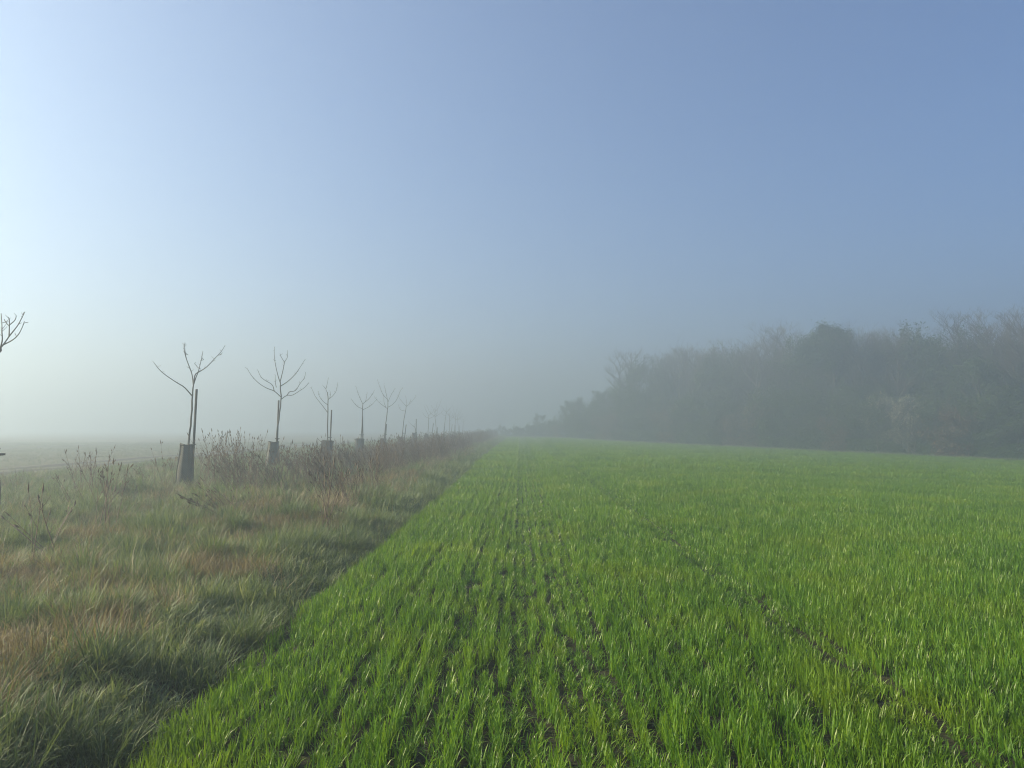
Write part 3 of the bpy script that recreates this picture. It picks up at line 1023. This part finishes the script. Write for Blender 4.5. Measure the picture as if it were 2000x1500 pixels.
# ------------------------------------------------------------------ the wood
def bare_tree_meshes(seed, H, spread, bole, leaf_mat=None, leaves=0, leaf_size=0.14, stems=1, density=1.0, cover=0.3, dome=None, skirt=0):
    """returns (trunk mesh with the main limbs, crown mesh of twigs, leaf mesh or None)"""
    rs = random.Random(seed)
    tr, cr = MB(), MB()
    tips = []

    def limb(p, d, ln, r, lev):
        n = 5 if lev < 2 else 4
        pts = [np.array(p)]
        dd = np.array(d, float)
        for k in range(n - 1):
            dd = dd + np.array([rs.gauss(0, .13), rs.gauss(0, .13), 0.10 + rs.gauss(0, .05)])
            dd /= np.linalg.norm(dd)
            pts.append(pts[-1] + dd * ln / (n - 1))
        pts = np.array(pts)
        sides = (7, 5, 4, 3, 3)[lev]
        (tr if lev < 2 else cr).tube(pts, np.linspace(r, max(r * 0.45, 0.006), n), sides, rs.random(), False)
        if lev >= 3:
            tips.append(pts[-1])
            tips.append(pts[-2])
        if lev == 4:
            return
        cnt = int((0, 7, 6, 4)[lev] * density + rs.random()) if lev else 0
        for _ in range(cnt):
            t = rs.uniform(0.25 if lev == 1 else 0.2, 1.0)
            j = min(int(t * (n - 1)), n - 2)
            f = t * (n - 1) - j
            q = pts[j] * (1 - f) + pts[j + 1] * f
            a = rs.uniform(0, 6.283)
            base = pts[j + 1] - pts[j]
            base /= np.linalg.norm(base)
            nd = base * 0.75 + np.array([math.cos(a), math.sin(a), rs.uniform(-0.1, 0.45)]) * 0.65
            nd /= np.linalg.norm(nd)
            limb(q, nd, ln * rs.uniform(0.42, 0.62), max(r * 0.42 * (1.15 - 0.5 * t), 0.007), lev + 1)

    for s in range(stems):
        base = np.array([rs.gauss(0, .5), rs.gauss(0, .5), -0.2]) if stems > 1 else np.array([0, 0, -0.3])
        h = H * (1 if stems == 1 else rs.uniform(0.7, 1.0))
        r0 = H * 0.013 / (stems ** 0.4)
        lean = np.array([rs.gauss(0, .05), rs.gauss(0, .05), 1.0]) if stems == 1 else np.array([rs.gauss(0, .3), rs.gauss(0, .3), 1.0])
        n = 8
        ts = np.linspace(0, 1, n)
        top = h * 0.72
        pts = base + lean * top * ts[:, None] + np.array([[rs.gauss(0, .12), rs.gauss(0, .12), 0] for _ in range(n)]) * ts[:, None]
        tr.tube(pts, np.interp(ts, [0, .06, 1], [r0 * 1.35, r0, r0 * 0.35]), 8, rs.random(), False)
        m = int(9 * density / (stems ** 0.5) + 1)
        for k in range(m):
            t = bole + (1 - bole) * (k + rs.random()) / m
            j = min(int(t * (n - 1)), n - 2)
            f = t * (n - 1) - j
            q = pts[j] * (1 - f) + pts[j + 1] * f
            a = k * 2.4 + rs.gauss(0, .4)
            up = 0.45 + 0.9 * (t - bole) / (1 - bole)
            nd = np.array([math.cos(a), math.sin(a), up])
            nd /= np.linalg.norm(nd)
            ln = min(spread * rs.uniform(0.75, 1.1) * (1.1 - 0.35 * abs(t - 0.6)), (h - q[2]) * 1.1 / max(nd[2], 0.3))
            limb(q, nd, ln, r0 * 0.45, 1)
    lm = None
    if leaves and leaf_mat:
        T = np.array(tips)
        if cover < 1:
            T = T[rng.permutation(len(T))[:max(10, int(len(T) * cover))]]
        P = T[rng.integers(0, len(T), leaves)] + Nn(0, leaf_size * 2.0, (leaves, 3))
        if dome:                                     # a closed rounded crown of small lumps
            cz, rx, rz = dome
            dv = Nn(0, 1, (90, 3))
            dv /= np.linalg.norm(dv, axis=1, keepdims=True)
            dv[:, 2] = np.where(dv[:, 2] < -0.45, -dv[:, 2], dv[:, 2])
            cen = dv * np.array([rx, rx, rz]) * U(0.55, 0.95, (90, 1)) + np.array([0, 0, cz])
            P = cen[rng.integers(0, 90, leaves)] + Nn(0, 0.42, (leaves, 3))
        if skirt:                                    # low growth down to the ground
            ks = rng.permutation(leaves)[:skirt]
            sa, sr = U(0, 6.283, skirt), 2.0 * np.sqrt(U(0, 1, skirt))
            P[ks] = np.stack([sr * np.cos(sa), sr * np.sin(sa), U(0.0, 1.6, skirt)], -1)
        P[:, 2] = np.maximum(P[:, 2], 0.05)
        a, b = Nn(0, 1, (leaves, 3)), Nn(0, 1, (leaves, 3))
        a /= np.linalg.norm(a, axis=1, keepdims=True)
        b -= a * (a * b).sum(1, keepdims=True)
        b /= np.linalg.norm(b, axis=1, keepdims=True)
        s = U(0.5, 1.2, (leaves, 1)) * leaf_size
        Vq = np.stack([P - a * s, P + b * s * 0.6, P + a * s, P - b * s * 0.6], 1).reshape(-1, 3)
        lm = quad_mesh('leaves', Vq, np.arange(leaves * 4).reshape(-1, 4), np.repeat(U(0, 1, leaves), 4), leaf_mat)
    return tr.mesh('trunk', M['wood_bark']), cr.mesh('twigs', M['twig']), lm


KINDS = {
    'bare_a': bare_tree_meshes(1, 15.5, 4.6, 0.38),
    'bare_b': bare_tree_meshes(2, 14.5, 4.0, 0.45, M['leaf'], 2500, 0.10, cover=0.5),
    'bare_c': bare_tree_meshes(3, 16.0, 4.2, 0.5),
    'gaunt': bare_tree_meshes(4, 16.5, 2.6, 0.62, density=0.8),
    'budding': bare_tree_meshes(5, 13.0, 4.4, 0.25, M['leaf'], 9000, 0.13, cover=0.8),
    'round': bare_tree_meshes(6, 15.0, 3.4, 0.3, M['dark_leaf'], 26000, 0.12, cover=1.0, dome=(11.6, 3.4, 3.9)),
    'shrub': bare_tree_meshes(7, 6.5, 2.6, 0.12, M['leaf'], 9000, 0.10, stems=4, cover=0.7, density=0.8, skirt=2500),
    'shrub_b': bare_tree_meshes(8, 5.0, 2.4, 0.1, M['dark_leaf'], 6000, 0.10, stems=5, cover=0.6, density=0.8, skirt=2500),
    'blossom': bare_tree_meshes(9, 7.5, 2.8, 0.15, M['blossom'], 3600, 0.06, stems=3, cover=0.35, density=0.8),
    'brown': bare_tree_meshes(10, 4.5, 2.4, 0.1, M['brown_leaf'], 5000, 0.09, stems=5, cover=0.8, density=0.7, skirt=1500),
}


def wood_tree(kind, t, dep, s, rz, label, group=None, name=None, lean=0.0, cat='tree'):
    p = E0 + (E1 - E0) * t + ENRM * dep
    root = empty(name or {'shrub': 'shrub', 'shrub_b': 'shrub', 'blossom': 'blossoming_shrub', 'brown': 'shrub', 'round': 'leafy_tree', 'budding': 'budding_tree'}.get(kind, 'bare_tree'),
                 (p[0], p[1], float(terrain(p[0], p[1]))), rz)
    root.scale = (s, s, s)
    if lean:
        root.rotation_euler[0] = lean
    tm, cm, lm = KINDS[kind]
    link(bpy.data.objects.new('trunk', tm), root)
    cr = link(bpy.data.objects.new('crown', cm), root)
    if lm:
        link(bpy.data.objects.new('blossom' if kind == 'blossom' else 'foliage', lm), cr)
    tag(root, label, cat, group)
    return root


G1, G2 = 'misty trees along the edge of the wood', 'shrubs along the foot of the wood'
wood_tree('round', 0.325, 4.0, 1.02, 0.4, 'dark rounded leafy crown standing above the middle of the wood', G1)
wood_tree('blossom', 0.205, 0.8, 1.0, 0.0, 'left one of two pale blossoming shrubs at the edge of the wood', G2, cat='shrub')
wood_tree('blossom', 0.155, 0.2, 0.95, 2.2, 'right one of two pale blossoming shrubs, leaning towards the field', G2, lean=0.1, cat='shrub')
wood_tree('gaunt', 0.875, 5.0, 1.08, 0.3, 'leftmost gaunt bare tree standing out against the sky', G1)
wood_tree('gaunt', 0.85, 6.0, 1.1, 2.0, 'second gaunt bare tree from the left against the sky', G1)
wood_tree('gaunt', 0.82, 4.0, 1.06, 4.0, 'third gaunt bare tree from the left, nearest the dense wood', G1)
wood_tree('bare_a', 0.62, 5.0, 1.06, 1.0, 'bare tree with rounded twiggy top left of the dark leafy crown', G1)
wood_tree('bare_c', 0.42, 7.0, 1.10, 1.0, 'faint tall bare tree just left of the dark rounded crown', G1)
wood_tree('bare_b', 0.11, 8.0, 1.04, 2.0, 'tall bare tree with rounded top right of the dark leafy crown', G1)
wood_tree('bare_c', 0.03, 6.0, 1.03, 5.0, 'tallest bare tree near the right edge of the picture', G1)
wood_tree('budding', 0.075, 2.2, 0.78, 1.5, 'budding green tree right of the blossoming shrubs', G1)
wood_tree('budding', 0.26, 2.0, 0.62, 3.5, 'low budding green tree left of the blossoming shrubs', G1)
wood_tree('shrub', 0.0, 1.0, 1.05, 0.6, 'leafy green shrub at the right edge of the picture', G2, cat='shrub')
wood_tree('shrub', 0.035, 0.4, 0.8, 2.6, 'leafy green shrub next to the rightmost shrub', G2, cat='shrub')
wood_tree('brown', 0.09, -0.4, 1.0, 2.6, 'brown twiggy shrub right of the blossoming shrubs', G2, cat='shrub')
SH = 'dim green shrub along the foot of the misty wood'
for k in range(20):
    t = 0.24 + k * 0.042
    wood_tree(('shrub', 'shrub_b', 'brown')[(k * 2 + k // 3) % 3] if k % 4 else 'shrub', t, U(0.2, 2.5), U(0.8, 1.25) * float(np.interp(t, [0.8, 1.05], [1.0, 0.5])), U(0, 6.28), SH, G2, name='shrub', cat='shrub')
for t in (-0.06, -0.13, -0.2, 0.12):
    wood_tree('shrub', t, U(0.2, 1.5), U(0.8, 1.1), U(0, 6.28), SH, G2, name='shrub', cat='shrub')
BT = 'dim bare tree in the front rank of the misty wood'
for k in range(19):
    t = -0.16 + k * 0.054
    wood_tree(('bare_a', 'bare_b', 'budding', 'bare_c')[k % 4], t, U(4.0, 8.0), U(0.9, 1.08), U(0, 6.28), BT, G1, name='bare_tree')
for k in range(9):
    wood_tree(('budding', 'bare_b', 'budding')[k % 3], 0.76 + k * 0.033, U(3.0, 7.0), U(0.62, 0.78) * (1.0 - 0.03 * k), U(0, 6.28), BT, G1, name='bare_tree')

# everything deeper in the wood reads as one mass
coll_meshes = []
for kd in ('bare_a', 'bare_b', 'bare_c', 'budding', 'shrub', 'shrub_b'):
    for me in KINDS[kd]:
        if me:
            coll_meshes.append((kd, me))
kinds_deep = ['bare_a', 'bare_b', 'bare_c', 'budding', 'shrub', 'shrub_b']
T_, D_, K_ = [], [], []
for rank, (dep, step) in enumerate(((10, .05), (15, .05), (21, .05), (28, .055), (36, .06))):
    for t in np.arange(-0.45, 0.83 if rank < 2 else 0.78, step):
        T_.append(t + rng.normal(0, .012))
        D_.append(dep + rng.normal(0, 1.5))
        K_.append(rng.integers(0, 4))
for t in np.arange(-0.4, 1.5, 0.008):                # understorey
    T_.append(t + rng.normal(0, .01))
    D_.append(rng.uniform(1.5, 14))
    K_.append(rng.integers(4, 6))
for t in np.arange(0.80, 1.3, 0.03):
    T_.append(t)
    D_.append(rng.uniform(7, 22))
    K_.append(3)
T_, D_, K_ = np.array(T_), np.array(D_), np.array(K_)
P2 = E0[None] + (E1 - E0)[None] * T_[:, None] + ENRM[None] * D_[:, None]
S2 = np.where(T_ > 0.83, U(0.6, 0.75, len(T_)) * np.interp(T_, [0.83, 1.0, 1.12, 1.45], [1.0, 0.8, 0.62, 0.3]), U(0.92, 1.12, len(T_)))
RZ = U(0, 6.28, len(T_))
pp, rr_, ss, pk = [], [], [], []
for j, (kd, me) in enumerate(coll_meshes):
    for i in range(len(T_)):
        if kinds_deep[K_[i]] == kd:
            pp.append((P2[i, 0], P2[i, 1], float(terrain(P2[i, 0], P2[i, 1]))))
            rr_.append((0, 0, RZ[i]))
            ss.append((S2[i],) * 3)
            pk.append(j)
scatter('woodland', np.array(pp), np.array(rr_), np.array(ss), np.array(pk), [me for _, me in coll_meshes],
        'dim mass of trees deeper in the misty wood', 'wood')


# ------------------------------------------------------------------ the morning mist
m, t, N, L = mat_new('mist')
m.cycles.volume_sampling = 'DISTANCE'
pv = N.new('ShaderNodeVolumePrincipled')
pv.inputs['Color'].default_value = (0.445, 0.56, 0.67, 1)
pv.inputs['Density'].default_value = FOG_DENSITY
pv.inputs['Anisotropy'].default_value = FOG_G
o = N.new('ShaderNodeOutputMaterial')
L.new(pv.outputs[0], o.inputs['Volume'])
hz = MB()
hz.box((0, 140, (FOG_TOP - 4.0) / 2), (860, 600, FOG_TOP + 4.0))
ho = hz.build('haze', m, None, False)
tag(ho, 'pale morning mist lying over the fields and the wood', 'mist', kind='stuff')
